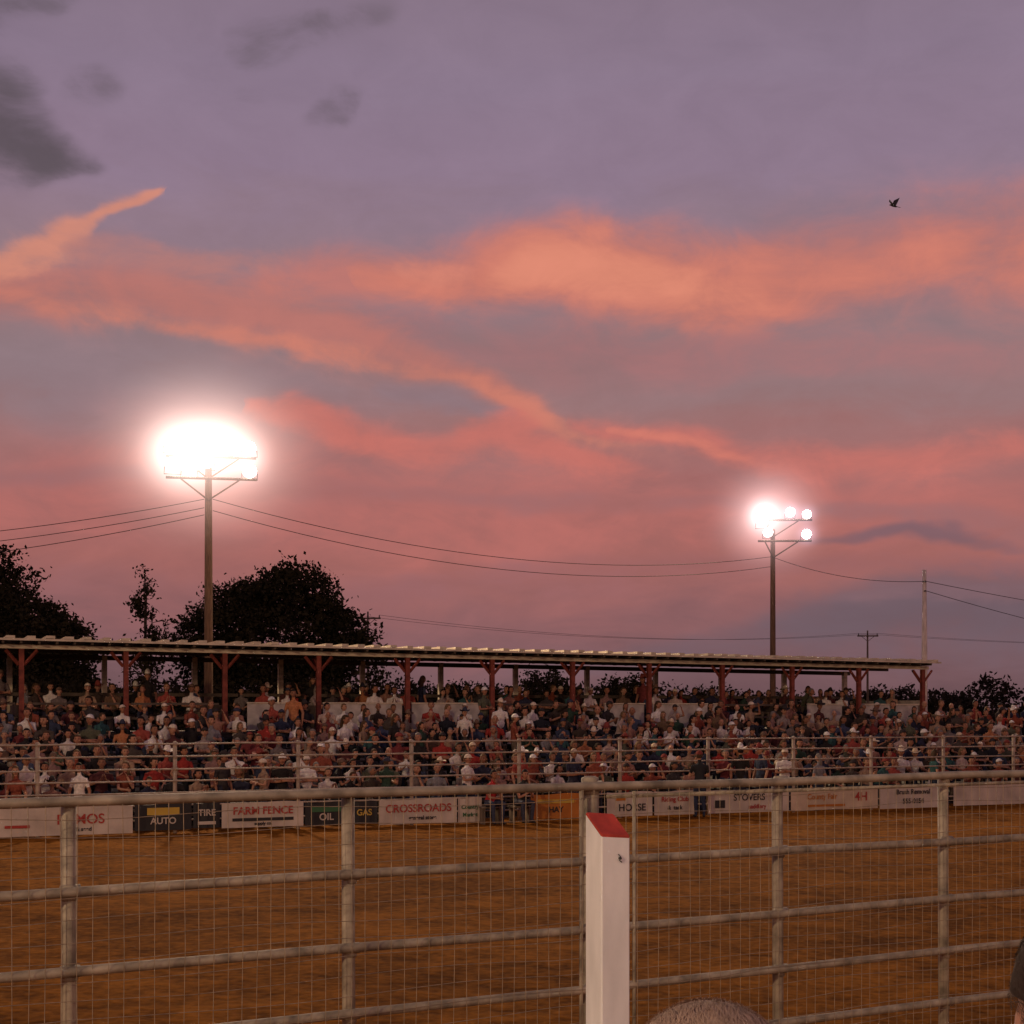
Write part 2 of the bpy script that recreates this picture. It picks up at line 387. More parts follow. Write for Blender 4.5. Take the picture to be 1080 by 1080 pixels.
b.tube([(.018,-w-.001,2.060),(.018,-w-.012,2.060)], .006, 8, 2)
b.tube([(.010,-w-.004,2.078),(.020,-w-.008,2.066),(.016,-w-.006,2.050),(.028,-w-.004,2.042)], .0025, 6, 2)
wp = b.obj('wooden_post', [M_white, M_red, M_dark], False, None, (.42, 6.25, 0), math.radians(26))

# ---------------------------------------------------------------- grandstand
G = empty('grandstand', A, ANG)
UL, UR = -10, 42
rows = 8; RP = .72; RZ = .24; V0 = 1.9; Z0 = .42
b = MB()
for i in range(rows):
    vv = V0+RP*i; zz = Z0+RZ*i
    n = 8
    for k in range(n):
        a0 = UL+(UR-UL)*k/n; a1 = UL+(UR-UL)*(k+1)/n
        b.box(((a0+a1)/2, vv, zz-.02), (a1-a0-.02, .26, .04), 0)
        b.box(((a0+a1)/2, vv-.40, zz-.42+.0), (a1-a0-.02, .34, .035), 0)
x = UL+.3
while x < UR:
    for i in range(rows):
        vv = V0+RP*i; zz = Z0+RZ*i
        b.box((x, vv, (zz-.042)/2), (.06,.06,zz-.045), 1)
    b.tube([(x+.07, V0-.3, .05), (x+.07, V0+RP*rows, Z0+RZ*rows-.42)], .04, 6, 1)
    x += 2.4
b.obj('bleacher_seats', [M_bench, M_dark], False, G)
DV0, DV1, DZ = V0+RP*rows-.2, 12.6, 2.1
RL, RR_ = -9.5, 30.95
b = MB()
b.box(((RL+RR_)/2, (DV0+DV1)/2, DZ-.06), (RR_-RL, DV1-DV0, .12), 1)
cols = [1.02-2.7*3+2.7*k for k in range(15)]
cols = [c_ for c_ in cols if c_ < 31]
for k, c0 in enumerate(cols[:-1]):
    random.seed(k+40)
    full = k in (5, 6, 7, 9, 10, 12, 13)
    if full:
        m_ = 1.4 if k in (5, 9, 12) else 2.4
        of = .5 if k in (9,) else 0
        b.box((c0+1.35+of, 8.02, DZ+.44), (m_, .03, .74), 0)
        b.box((c0+1.35+of, 8.0, DZ+.835), (m_+.04, .07, .035), 2)
    else:
        for zz in (.4,.8): b.box((c0+1.35, 8.02, DZ+zz), (2.4, .04, .06), 1)
    b.box((c0, 10.1, DZ+.42), (.04, 3.6, .7), 1)
for z_ in (.45,1.1): b.box(((RL+RR_)/2, 12.3, DZ+z_), (RR_-RL, .04, .10), 1)
b.box((RR_-.1, 10.2, DZ+.5), (.04, 4.0, .95), 0)
x = RL+.5
while x < RR_:
    for vv in (8.1, 10.3, 12.4): b.box((x, vv, (DZ-.121)/2), (.12,.12,DZ-.122), 1)
    x += 2.7
for vv, zz in ((9.2,.45),(10.3,.5),(11.4,.55)): b.box(((RL+RR_)/2, vv, DZ+zz-.02), (RR_-RL-.4, .28, .04), 1)
b.obj('box_seat_deck', [M_board, M_bench, M_cream], False, G)
def rz(uu): return 4.60-.0070*uu
b = MB()
for c0 in cols:
    zt_ = rz(c0)-.24
    b.box((c0, 7.95, (DZ+.005+zt_)/2), (.13,.13,zt_-DZ-.01), 0)
    for s_ in (-1, 1):
        b.tube([(c0+s_*.07, 7.95, zt_-.42), (c0+s_*.40, 7.95, zt_-.03)], .045, 4, 0)
    b.tube([(c0, 8.02, zt_-.5), (c0, 8.5, zt_-.02)], .045, 4, 0)
    b.box((c0, 12.4, (DZ+rz(c0)-.24)/2+.15), (.15,.15,rz(c0)-.55-DZ+.1), 1)
n = len(cols)
def slab(u0, u1, v0, v1, dz0, dz1, th, m):
    o = len(b.V)
    for (uu, vv, dz) in ((u0,v0,dz0),(u1,v0,dz0),(u1,v1,dz1),(u0,v1,dz1)):
        b.V.append((uu, vv, rz(uu)+dz-th)); 
    for (uu, vv, dz) in ((u0,v0,dz0),(u1,v0,dz0),(u1,v1,dz1),(u0,v1,dz1)):
        b.V.append((uu, vv, rz(uu)+dz))
    for f in [(3,2,1,0),(4,5,6,7),(0,1,5,4),(1,2,6,5),(2,3,7,6),(3,0,4,7)]: b.face([o+i for i in f], m)
slab(RL, RR_, 7.90, 8.0, -.125, -.125, .11, 1)
slab(RL, RR_, 12.35, 12.45, -.20, -.20, .14, 3)
x = RL+.1
while x < RR_:
    slab(x, x+.06, 7.45, 12.9, -.022, -.052, .09, 3)
    x += .45
slab(RL-.1, RR_+.1, 7.40, 13.0, 0, -.03, .018, 2)
slab(RL-.1, RR_+.1, 7.365, 7.395, .012, .012, .055, 1)
x = RL; random.seed(3)
while x < RR_:
    slab(x, x+.20+random.uniform(-.03,.03), 7.36, 13.0, .088+random.uniform(-.01,.01), .058, .072, 1)
    x += .50+random.uniform(-.03,.03)
slab(RL, RR_, 10.1, 10.2, -.14, -.14, .1, 3)
b.obj('roof_and_columns', [M_dkred, M_cream, M_metalroof, M_bench], False, G)

# ---------------------------------------------------------------- people
sc_ = lambda L, k: [tuple(c*k for c in q) for q in L]
M_skin = randmat('skin', sc_([(.52,.25,.16),(.60,.31,.20),(.46,.21,.13),(.55,.28,.18),(.38,.18,.11)], .80), 7.3, .6, .1)
shirts = [(.90,.82,.76),(.36,.28,.25),(.40,.05,.04),(.04,.04,.07),(.03,.025,.025),(.05,.12,.12),(.22,.05,.05),(.84,.74,.66),(.07,.08,.14),
 (.42,.27,.18),(.40,.20,.15),(.09,.07,.06),(.76,.66,.60),(.30,.08,.05),(.12,.12,.08),(.05,.06,.10),(.55,.22,.10),(.20,.16,.15),(.90,.80,.74),(.12,.04,.04),(.06,.05,.05),(.26,.24,.26),(.42,.09,.07),(.18,.11,.07),(.07,.05,.04),(.04,.07,.05),(.32,.18,.16),(.035,.03,.03),(.58,.42,.36),(.025,.025,.035)]
M_shirt = randmat('shirt', sc_(shirts, .78), 1.0)
M_pants = randmat('trousers', [(.03,.035,.06),(.045,.05,.08),(.02,.02,.022),(.12,.09,.065),(.05,.05,.07),(.03,.03,.045)], 5.7)
M_shoe = mat('shoes', (.03,.022,.02), .6, 8, .3)
M_hair = randmat('hair', sc_([(.05,.03,.02),(.10,.06,.035),(.25,.15,.08),(.035,.025,.02),(.30,.25,.22),(.14,.08,.045),(.03,.02,.02)], .65), 11.9, .7, .3, 60)
M_hat = randmat('hat', sc_([(.78,.64,.50),(.05,.04,.04),(.70,.54,.38),(.85,.78,.72),(.26,.06,.05),(.05,.05,.08),(.18,.11,.08)], .85), 3.3)
M_eye = mat('eye', (.05,.04,.04), .3, 5, .1); M_lip = mat('lips', (.34,.12,.10), .5, 5, .1)
PM = [M_skin, M_shirt, M_pants, M_shoe, M_hair, M_hat, M_eye, M_lip]
def headmesh(female, hair, gear, hi=False):
    b = MB(); sg, rg = (32, 24) if hi else (18, 14)
    def fn(n, p):
        x, y, z = p
        if n[2] < 0:
            k = (-n[2])**1.4; x *= 1-.30*k
            if y > 0: y *= 1-.45*k
            else: y *= 1-.10*k
        if n[1] < -.5: y *= .96
        if n[1] < -.6 and abs(n[0]) > .2 and -.15 < n[2] < .2: y += .006
        return (x, y, z)
    b.ell((0,0,0), (.077,.098,.118), sg, rg, 0, fn)
    b.tube([(0,-.088,.012),(0,-.106,-.018),(0,-.112,-.030),(0,-.092,-.040)], [.007,.012,.015,.009], 8, 0)
    for s in (-1, 1):
        b.ell((s*.031,-.086,.004), (.013,.009,.008), 8, 6, 6)
        b.tube([(s*.018,-.094,.024),(s*.045,-.086,.024)], .005, 6, 4)
        b.ell((s*.078,.008,-.008), (.011,.020,.032), 8, 8, 0)
    b.tube([(-.024,-.088,-.066),(0,-.096,-.064),(.024,-.088,-.066)], [.004,.007,.004], 6, 7)
    if hair != 'bald':
        def keep(n): 
            lim = .42 if n[1] < -.35 else (.1 if n[1] < .1 else (-.55 if hair != 'short' else -.35))
            return n[2] > lim or (n[1] > .15 and n[2] > lim-.2)
        b.ell((0,.006,.008), (.088,.104,.122), sg, rg, 4, None, keep)
    if hair == 'long':
        b.tube([(0,.03,.08),(0,.075,.0),(0,.085,-.10),(0,.09,-.20),(0,.085,-.27)], [(.07,.05),(.085,.045),(.085,.04),(.075,.035),(.03,.015)], 12, 4)
    if hair == 'pony':
        b.tube([(0,.09,.05),(0,.15,.03),(0,.16,-.06),(0,.14,-.15)], [.02,.03,.026,.006], 8, 4)
    if gear == 'cowboy':
        o = len(b.V); sgn = 20
        for j, rr in enumerate((.085,.13,.185)):
            for k in range(sgn):
                a = 2*math.pi*k/sgn; X = rr*math.cos(a)*.92; Y = rr*math.sin(a)*1.08
                b.V.append((X, Y, .062+[0,.0,.045][j]*(math.cos(a)**2)-[0,.0,.02][j]*(math.sin(a)**2)))
        for j in range(2):
            for k in range(sgn):
                q = [o+j*sgn+k, o+(j+1)*sgn+k, o+(j+1)*sgn+(k+1)%sgn, o+j*sgn+(k+1)%sgn]; b.face(q, 5)
        b.tube([(0,0,.05),(0,0,.10),(0,0,.15),(0,.005,.175),(0,.005,.16)], [(.086,.104),(.082,.10),(.068,.088),(.05,.07),(.02,.05)], 16, 5)
    if gear == 'cap':
        b.ell((0,.004,.03), (.091,.108,.108), 16, 10, 5, None, lambda n: n[2] > .08)
        b.tube([(-.06,-.095,.040),(-.04,-.135,.042),(0,-.16,.044),(.04,-.135,.042),(.06,-.095,.040)], [(.03,.005)]*5, 6, 5, (0,1,0))
        b.ell((0,-.125,.041), (.062,.05,.006), 12, 6, 5)
    return b
def person(name, pose, female=False, hair='short', gear=None, yaw=0, voxel=.02, mats=None, hi=False, tilt=0):
    k = .93 if female else 1.0
    lean = {'knees':.20,'lap':.03,'clap':.05,'cross':.02,'chin':.14,'stand':0,'standcross':0,'hold':.06,'up':.02}[pose]
    bones = []; b = MB()
    sw = .17*k if female else .185
    st = pose.startswith('stand')
    z0 = .93*k if st else .10
    def T(z): return -lean*max(0, (z-z0))/.5 - .0
    tor = [((0,0,z0-.06),(.13,.095)),((0,0,z0+.02),(.155,.115)),((0,T(z0+.14),z0+.14),(.128,.098)),((0,T(z0+.30)-.005,z0+.30),(.155,.115)),
           ((0,T(z0+.41),z0+.41),(.165,.10)),((0,T(z0+.46),z0+.465),(.11,.075)),((0,T(z0+.49),z0+.49),(.065,.06))]
    b.tube([t[0] for t in tor], [t[1] for t in tor], 14)
    for i in range(1, len(tor)-1): bones.append((tor[i][0], tor[i+1][0], .11, 1))
    neck = [(0,T(z0+.45),z0+.45),(0,T(z0+.52)-.005,z0+.52),(0,T(z0+.60)-.02,z0+.60)]
    b.tube(neck, [.06,.053,.05], 10); bones.append((neck[1], neck[2], .05, 0))
    shz = z0+.415; shy = T(shz)
    for s in (-1, 1):
        hip = Vector((s*.085, 0, z0-.02))
        if st: kn = Vector((s*.10,-.03,z0-.45*k)); an = Vector((s*.11,.02,.08)); toe = Vector((s*.14,-.13,.035))
        else: kn = Vector((s*(.10 if female else .15),-.44*k,.09)); an = Vector((s*.12,-.40*k,-.34)); toe = an+Vector((s*.02,-.15,-.045))
        mid = (kn+an)/2+Vector((0,.012,.05)); th = (hip+kn)/2
        b.tube([hip, th, kn, mid, an], [.092,.080,.058,.056,.040], 12)
        bones += [(hip, kn, .075, 2), (kn, an, .05, 2)]
        heel = an+Vector((0,.05,-.03))
        b.tube([heel, an+Vector((0,-.02,-.035)), toe], [(.035,.035),(.042,.045),(.035,.022)], 10)
        bones.append((heel+Vector((0,0,-.03)), toe+Vector((0,0,-.02)), .04, 3))
        sh = Vector((s*sw, shy, shz))
        el_, wr = {
         'lap': (Vector((s*.25,-.06,.30)), Vector((s*.11,-.28,.215))),
         'clap': (Vector((s*.25,-.12,.30)), Vector((s*.045,-.36,.42))),
         'knees': (Vector((s*.19,-.34,.22)), Vector((s*.05,-.52,.34))),
         'cross': (Vector((s*.25,-.09,.30)), Vector((-s*.06,-.22,.30+s*.02))),
         'chin': (Vector((s*.17,-.28,.24)), Vector((s*.04,-.28,.52)) if s > 0 else Vector((s*.02,-.42,.22))),
         'hold': (Vector((s*.24,-.12,.28)), Vector((s*.09,-.38,.34)) if s > 0 else Vector((s*.12,-.32,.2))),
         'up': (Vector((s*.30,-.16,.52)) if s > 0 else Vector((s*.25,-.06,.30)), Vector((s*.20,-.20,.76)) if s > 0 else Vector((s*.11,-.28,.215))),
         'stand': (Vector((s*.25,.02,shz-.29)), Vector((s*.25,-.07,shz-.54))),
         'standcross': (Vector((s*.25,-.09,shz-.27)), Vector((-s*.05,-.24,shz-.22+s*.02)))}[pose]
        um = sh.lerp(el_, .5)
        b.tube([sh+Vector((-s*.05,0,.0)), sh, um, el_, el_.lerp(wr,.4), wr], [.055,.056,.047,.040,.039,.027], 10)
        bones += [(sh, um.lerp(el_, .2), .05, 1), (um.lerp(el_, .25), el_, .045, 0), (el_, wr, .035, 0)]
        hd = (wr-el_).normalized()
        if pose == 'clap': hd = Vector((-s*.15,-.5,.85)).normalized()
        if pose in ('lap',): hd = Vector((-s*.25,-.9,-.15)).normalized()
        sd = hd.cross(Vector((s,0,.3))).normalized()
        pe = wr+hd*.085
        b.tube([wr, wr+hd*.04, pe], [(.026,.02),(.038,.017),(.040,.014)], 10, 0, tuple(sd))
        bones.append((wr, pe, .03, 0))
        nrm = hd.cross(sd)
        if not hasattr(b, 'fing'): b.fing = []
        b.fing.append((pe, wr, hd, sd, nrm, s))
    tm = bpy.data.meshes.new('t'); tm.from_pydata(b.V, [], b.F); to = bpy.data.objects.new('t', tm); S.collection.objects.link(to)
    rm = to.modifiers.new('r', 'REMESH'); rm.mode = 'VOXEL'; rm.voxel_size = voxel
    sm = to.modifiers.new('s', 'SMOOTH'); sm.iterations = 3; sm.factor = .5
    dg = bpy.context.evaluated_depsgraph_get(); me = bpy.data.meshes.new_from_object(to.evaluated_get(dg))
    nv = len(me.vertices); co = np.empty(nv*3); me.vertices.foreach_get('co', co); co = co.reshape(-1, 3)
    faces = [list(p.vertices) for p in me.polygons]
    cen = np.array([co[f].mean(axis=0) for f in faces])
    best = np.full(len(faces), 1e9); lab = np.zeros(len(faces), int)
    for p0, p1, r, l in bones:
        p0 = np.array(p0); p1 = np.array(p1); dd = p1-p0
        t = np.clip(((cen-p0)@dd)/(dd@dd), 0, 1); ds = np.linalg.norm(cen-(p0+t[:, None]*dd), axis=1)/r
        mk = ds < best; best[mk] = ds[mk]; lab[mk] = l
    out = MB(); out.V = [tuple(c) for c in co]; out.F = faces; out.M = [int(i) for i in lab]
    bpy.data.objects.remove(to)
    for pe, wr, hd, sd, nrm, s in b.fing:
        for j, (of, ln) in enumerate(((-.029,.058),(-.010,.072),(.010,.078),(.028,.068))):
            a = pe+sd*of-hd*.012; c1 = nrm*(.35 if pose != 'clap' else .1)
            m1 = a+(hd+c1*.4)*ln*.5; m2 = m1+(hd+c1*1.4).normalized()*ln*.5
            out.tube([a, m1, m2], [.0095,.0088,.0065], 6, 0)
        a = wr+hd*.03+sd*(-.026)
        out.tube([a, a+(hd*.6-sd*.75).normalized()*.035, a+(hd*.6-sd*.75).normalized()*.035+(hd-sd*.2).normalized()*.03], [.013,.011,.008], 6, 0)
    hc = Vector((0, T(z0+.60)-.035, z0+.69))
    Mx = Matrix.Translation(hc) @ Matrix.Rotation(yaw, 4, 'Z') @ Matrix.Rotation(tilt, 4, 'X')
    out.add(headmesh(female, hair, gear, hi), Mx)
    return out.mesh(name, mats or PM, True), hc
variants = []
spec_ = [('lap',0,'short','cowboy',.2),('clap',0,'short',None,-.2),('knees',0,'short','cap',.3),('cross',0,'bald','cap',-.4),('chin',0,'short',None,.1),
        ('hold',0,'short','cowboy',-.3),('lap',1,'long',None,.35),('clap',1,'pony',None,0),('knees',1,'long',None,-.3),('cross',1,'long',None,.5),
        ('hold',1,'short',None,-.5),('lap',0,'short',None,.6),('knees',0,'short',None,-.1),('hold',1,'long','cap',.15),('lap',0,'bald',None,-.2),('up',0,'short','cap',.3),('chin',1,'long',None,-.6)]
for i, (p, f, hr, ge, yw) in enumerate(spec_):
    variants.append(person('seated_spectator_body', p, bool(f), hr, ge, yw, tilt=random.uniform(-.15,.1))[0])
stand = [person('standing_spectator_body', p, bool(f), hr, ge, yw)[0] for p, f, hr, ge, yw in
         [('stand',0,'short','cowboy',.2),('standcross',0,'short','cap',-.2),('stand',1,'long',None,.4)]]
C = empty('spectator_crowd', A, ANG)
random.seed(11)
def put(me, loc, rz_, sc=1.0, parent=C, name='seated_spectator'):
    o = bpy.data.objects.new(name, me); S.collection.objects.link(o); o.location = loc; o.rotation_euler[2] = rz_
    o.scale = (sc*random.uniform(.95,1.1) if parent else sc, sc, sc)
    if parent: o.parent = parent
    return o
for i in range(rows):
    vv = V0+RP*i; zz = Z0+RZ*i; x = UL+.4+random.random()*.3
    while x < UR-6+i*.2:
        if random.random() < (.90 if i > 0 else .65):
            put(random.choice(variants), (x, vv+random.uniform(-.08,.03), zz), random.gauss(0,.35), random.uniform(.82,1.1))
        elif random.random() < .25:
            put(random.choice(stand), (x, vv-.40, zz-.40), random.gauss(0,.5), random.uniform(.85,1.02), name='standing_spectator')
        x += random.choice([random.uniform(.44,.56), random.uniform(.5,.8)])
for vv, zz, pr in ((9.2,.45,.78),(10.3,.5,.6),(11.4,.55,.4)):
    x = RL+.5
    while x < RR_-.5:
        if random.random() < pr: put(random.choice(variants), (x, vv, DZ+zz), random.gauss(0,.3), random.uniform(.88,1.06))
        elif random.random() < .14: put(random.choice(stand), (x, vv-.35, DZ), random.gauss(0,.6), 1, name='standing_spectator')
        x += random.uniform(.55,.8)
for k in range(26):
    put(random.choice(stand), (random.uniform(UL,34), random.uniform(.5,1.1), 0), random.uniform(-3,3), random.uniform(.9,1.02), name='standing_spectator')

def arena_person(px, vv, me, rz_, shirt, name):
    p = A+u*uat(px, vv)+v*vv
    o = put(me.copy(), (p.x, p.y, 0), rz_, .97, None, name)
    o.data.materials[1] = mat('jacket', shirt, .8, 8, .2)
    return o
arena_person(738, -.45, stand[1], ANG+math.pi*.9, (.02,.02,.022), 'standing_person')
for px, sh, vi in ((517,(.45,.03,.03),4),(548,(.03,.03,.03),12)):
    p = A+u*uat(px,-.35)+v*(-.35)
    o = put(variants[vi].copy(), (p.x, p.y, .42), ANG+.1, .97, None, 'seated_person'); o.data.materials[1] = mat('jacket', sh, .8, 8, .2)
b = MB(); 
for px in (517,548):
    p = A+u*uat(px,-.35)+v*(-.35)
    b.box((p.x, p.y, .40), (.5,.32,.035), 0, ANG)
    for s in (-1, 1): b.box((p.x+u.x*.2*s, p.y+u.y*.2*s, .19), (.035,.28,.38), 0, ANG)
b.obj('low_bench', [M_wood])

# ---------------------------------------------------------------- banners on the far fence
def banner(p0, p1, z0, z1, col, texts):
    u0, u1 = uat(p0,-.06), uat(p1,-.06); c = A+u*((u0+u1)/2)+v*(-.055)
    b = MB(); w_ = u1-u0; n = 10; hh = z1-z0
    for j in range(2):
        for i in range(n+1):
            b.V.append((-w_/2+w_*i/n, .012*math.sin(i*1.7+p0), hh*j+ (-.018*math.sin(math.pi*i/n*2) if j else 0)))
    for i in range(n): b.face([i, i+1, n+2+i, n+1+i], 0)
    o = b.obj('advertising_banner', [mat('banner_vinyl', col, .6, 2, .22)], False, None, (c.x, c.y, z0), ANG)
    for (txt, rx, rzz, size, tcol) in texts:
        if txt.startswith('#'):
            q = MB(); ww, h2 = [float(t) for t in txt[1:].split('x')]
            q.V = [(-ww/2,0,-h2/2),(ww/2,0,-h2/2),(ww/2,0,h2/2),(-ww/2,0,h2/2)]; q.face([0,1,2,3], 0)
            t = q.obj('panel', [mat('ink', tcol, .6, 3, .1)], False, o); t.location = (rx*w_, -.018, rzz*hh)
        else:
            cu = bpy.data.curves.new('lettering', 'FONT'); cu.body = txt; cu.size = size; cu.align_x = 'CENTER'; cu.align_y = 'CENTER'; cu.offset = .004
            t = bpy.data.objects.new('lettering', cu); S.collection.objects.link(t); t.parent = o
            t.location = (rx*w_, -.022, rzz*hh); t.rotation_euler = (math.radians(90), 0, 0)
            cu.materials.append(mat('ink', tcol, .6, 3, .1))
Wt = (.50,.41,.34); Rd = (.36,.04,.03); Bk = (.025,.022,.022); Yl = (.5,.32,.05); Gn = (.04,.12,.05); Or = (.42,.14,.02)
banner(-150,-15,.04,.64,Wt,[('RANCH SUPPLY',0,.5,.26,Bk)])
banner(-8,140,.04,.64,Wt,[('RAMOS',.12,.55,.30,Rd),('feed & seed',.1,.2,.12,Bk),('#.5x.06',-.33,.35,0,Rd)])
banner(142,202,.08,.66,Bk,[('#.7x.16',0,.72,0,Yl),('AUTO',0,.35,.2,Wt)])
banner(204,232,.10,.66,Bk,[('TIRE',0,.6,.2,Wt),('#.4x.07',0,.2,0,Wt)])
banner(234,320,.08,.64,Wt,[('FARM FENCE',0,.66,.24,Rd),('#1.4x.07',0,.32,0,Bk),('supply co.',0,.15,.1,Bk)])
banner(322,366,.08,.60,Bk,[('#.7x.12',0,.7,0,Gn),('OIL',0,.35,.22,Wt)])
banner(370,398,.08,.60,Bk,[('GAS',0,.5,.2,Yl)])
banner(400,482,.04,.62,Wt,[('CROSSROADS',0,.62,.26,Rd),('general store',.05,.24,.13,Bk)])
banner(483,508,.04,.62,Wt,[('Country',0,.62,.13,Gn),('Market',0,.3,.13,Gn)])
banner(560,612,.06,.66,Or,[('#1.0x.10',0,.7,0,Yl),('HAY',0,.35,.2,Bk)])
banner(640,688,.05,.66,Wt,[('HORSE',.05,.35,.25,Bk),('#.3x.12',-.2,.75,0,Or)])
banner(690,733,.05,.66,Wt,[('Riding Club',0,.65,.17,Rd),('&  tack',0,.3,.15,Bk)])
banner(747,832,.05,.64,Wt,[('STOVERS',0,.66,.24,Bk),('saddlery',.1,.25,.16,Rd),('#.3x.2',-.36,.4,0,Bk)])
banner(834,926,.05,.64,(.50,.38,.27),[('County Fair',-.15,.6,.2,Or),('4H',.30,.55,.34,Rd),('#1.2x.06',-.1,.2,0,Or)])
banner(928,997,.02,.66,Wt,[('Brush Removal',0,.7,.19,Bk),('555-0154',0,.3,.19,Bk)])
banner(1006,1150,.04,.64,Wt,[('#.5x.08',.1,.3,0,Rd)])

# ---------------------------------------------------------------- floodlight poles
sph = MB(); sph.ell((0,0,0), (1,1,1), 24, 16); 
def glowmat(k, col, pw=3.5):  # self-emitting volume stands in for lens bloom around the lamps; nothing is scattered
    m = bpy.data.materials.new('lamp_glow'); m.use_nodes = True; nt = m.node_tree; nt.nodes.clear()
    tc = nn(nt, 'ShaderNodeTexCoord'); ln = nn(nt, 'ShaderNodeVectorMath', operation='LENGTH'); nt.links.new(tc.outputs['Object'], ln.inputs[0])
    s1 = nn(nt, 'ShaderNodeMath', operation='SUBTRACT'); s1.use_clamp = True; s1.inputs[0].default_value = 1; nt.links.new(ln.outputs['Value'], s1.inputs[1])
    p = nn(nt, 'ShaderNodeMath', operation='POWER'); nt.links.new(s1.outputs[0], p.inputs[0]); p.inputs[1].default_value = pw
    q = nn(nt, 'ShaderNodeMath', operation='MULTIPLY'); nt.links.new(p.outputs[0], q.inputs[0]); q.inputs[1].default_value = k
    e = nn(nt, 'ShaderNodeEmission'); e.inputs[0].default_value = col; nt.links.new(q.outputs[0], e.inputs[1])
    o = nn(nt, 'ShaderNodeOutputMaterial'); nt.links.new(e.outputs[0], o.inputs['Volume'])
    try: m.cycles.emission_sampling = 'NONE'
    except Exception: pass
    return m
def floodpole(loc, hgt, lamps, yaw, watts, glows, rows_z, rad=.15):
    E = empty('floodlight_pole', loc)
    b = MB()
    b.tube([(0,0,0),(0,0,hgt*.5),(0,0,hgt)], [rad*1.15,rad,rad*.8], 14, 0)
    xs = [l[0] for l in lamps]
    cy, sy = math.cos(yaw), math.sin(yaw)
    def R_(X, Y, Z): return (X*cy-Y*sy, X*sy+Y*cy, Z)
    for z_ in rows_z:
        xx = [l[0] for l in lamps if abs(l[1]-z_-.35) < .5] or xs
        b.tube([R_(min(xs)-.2,-.20,z_), R_(max(xx)+.25,-.20,z_)], .05, 4, 1)
        for s in (-1, 1):
            X = (max(xx) if s > 0 else min(xs))*.75
            b.tube([R_(0,-.12,z_-.75), R_(X,-.2,z_-.04)], .03, 6, 1)
    b.obj('pole', [M_pole, M_wood], True, E)
    for X, Z, r in lamps:
        hb = MB()
        hb.tube([(0,.34,0),(0,.30,0),(0,.18,0),(0,.04,0),(0,-.02,0)], [r*.25,r*.42,r*.62,r*.95,r*1.05], 16, 0)
        hb.tube([(0,-.021,0),(0,-.045,0),(0,-.06,0)], [r*.98,r*.9,r*.5], 16, 1)
        hb.tube([(-r*1.05,.05,-.1),(-r*1.1,.08,-r*1.3),(r*1.1,.08,-r*1.3),(r*1.05,.05,-.1)], .02, 6, 0)
        o = hb.obj('floodlight', [M_dark, M_lamp], True, E, R_(X,-.26,Z)); o.rotation_euler = (math.radians(14), 0, yaw+random.uniform(-.12,.12))
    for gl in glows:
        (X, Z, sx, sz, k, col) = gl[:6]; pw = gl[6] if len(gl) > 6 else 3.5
        o = sph.obj('lamp_glow', [glowmat(k, col, pw)], True, E, R_(X,-.3,Z)); o.scale = (sx, sx, sz)
    L = bpy.data.lights.new('flood_beam', 'SPOT'); L.energy = watts; L.spot_size = math.radians(120); L.spot_blend = .6; L.shadow_soft_size = .5
    L.color = (1,.72,.44)
    lo = bpy.data.objects.new('flood_beam', L); S.collection.objects.link(lo); lo.parent = E
    lo.location = R_(0,-1.0,rows_z[0]+.2)
    tgt = Vector((2,18,0))-(Vector(loc)+lo.location); lo.rotation_euler = tgt.to_track_quat('-Z','Y').to_euler()
    return E
def yawto(p): d = Vector((2,16))-Vector(p[:2]); return math.atan2(d.x, -d.y)
pL = (-10.67,50,0); pR = (11.92,65,0)
lampsL = [(-1.25,12.05,.27),(-.66,12.15,.27),(-.05,12.1,.27),(.58,12.0,.27),(1.40,11.95,.25),(-1.2,11.3,.27),(-.65,11.2,.27),(-.05,11.45,.25),(1.42,11.15,.25)]
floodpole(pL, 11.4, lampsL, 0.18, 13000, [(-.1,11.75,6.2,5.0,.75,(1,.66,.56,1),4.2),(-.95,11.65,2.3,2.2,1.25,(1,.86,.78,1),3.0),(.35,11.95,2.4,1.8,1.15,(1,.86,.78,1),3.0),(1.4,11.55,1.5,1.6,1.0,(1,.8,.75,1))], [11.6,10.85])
lampsR = [(-.48,11.85,.30),(-.50,11.35,.27),(.75,11.75,.22),(1.50,11.65,.20),(1.48,10.75,.22),(-.25,10.85,.22)]
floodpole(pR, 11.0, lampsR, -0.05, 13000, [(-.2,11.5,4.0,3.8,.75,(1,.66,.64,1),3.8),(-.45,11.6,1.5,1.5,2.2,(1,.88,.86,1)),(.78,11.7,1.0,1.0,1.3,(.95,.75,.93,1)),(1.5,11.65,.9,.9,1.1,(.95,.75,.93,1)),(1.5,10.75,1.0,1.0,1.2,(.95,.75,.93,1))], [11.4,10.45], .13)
lb = [(-1.2,14.2,.27),(-.4,14.2,.27),(.4,14.2,.27),(1.2,14.2,.27),(-.8,13.3,.27),(.8,13.3,.27)]
for p, w_ in (((-22,-17,0),19500),((20,-19,0),4500)):
    floodpole(p, 14, lb, yawto(p), w_, [], [13.8,12.9])

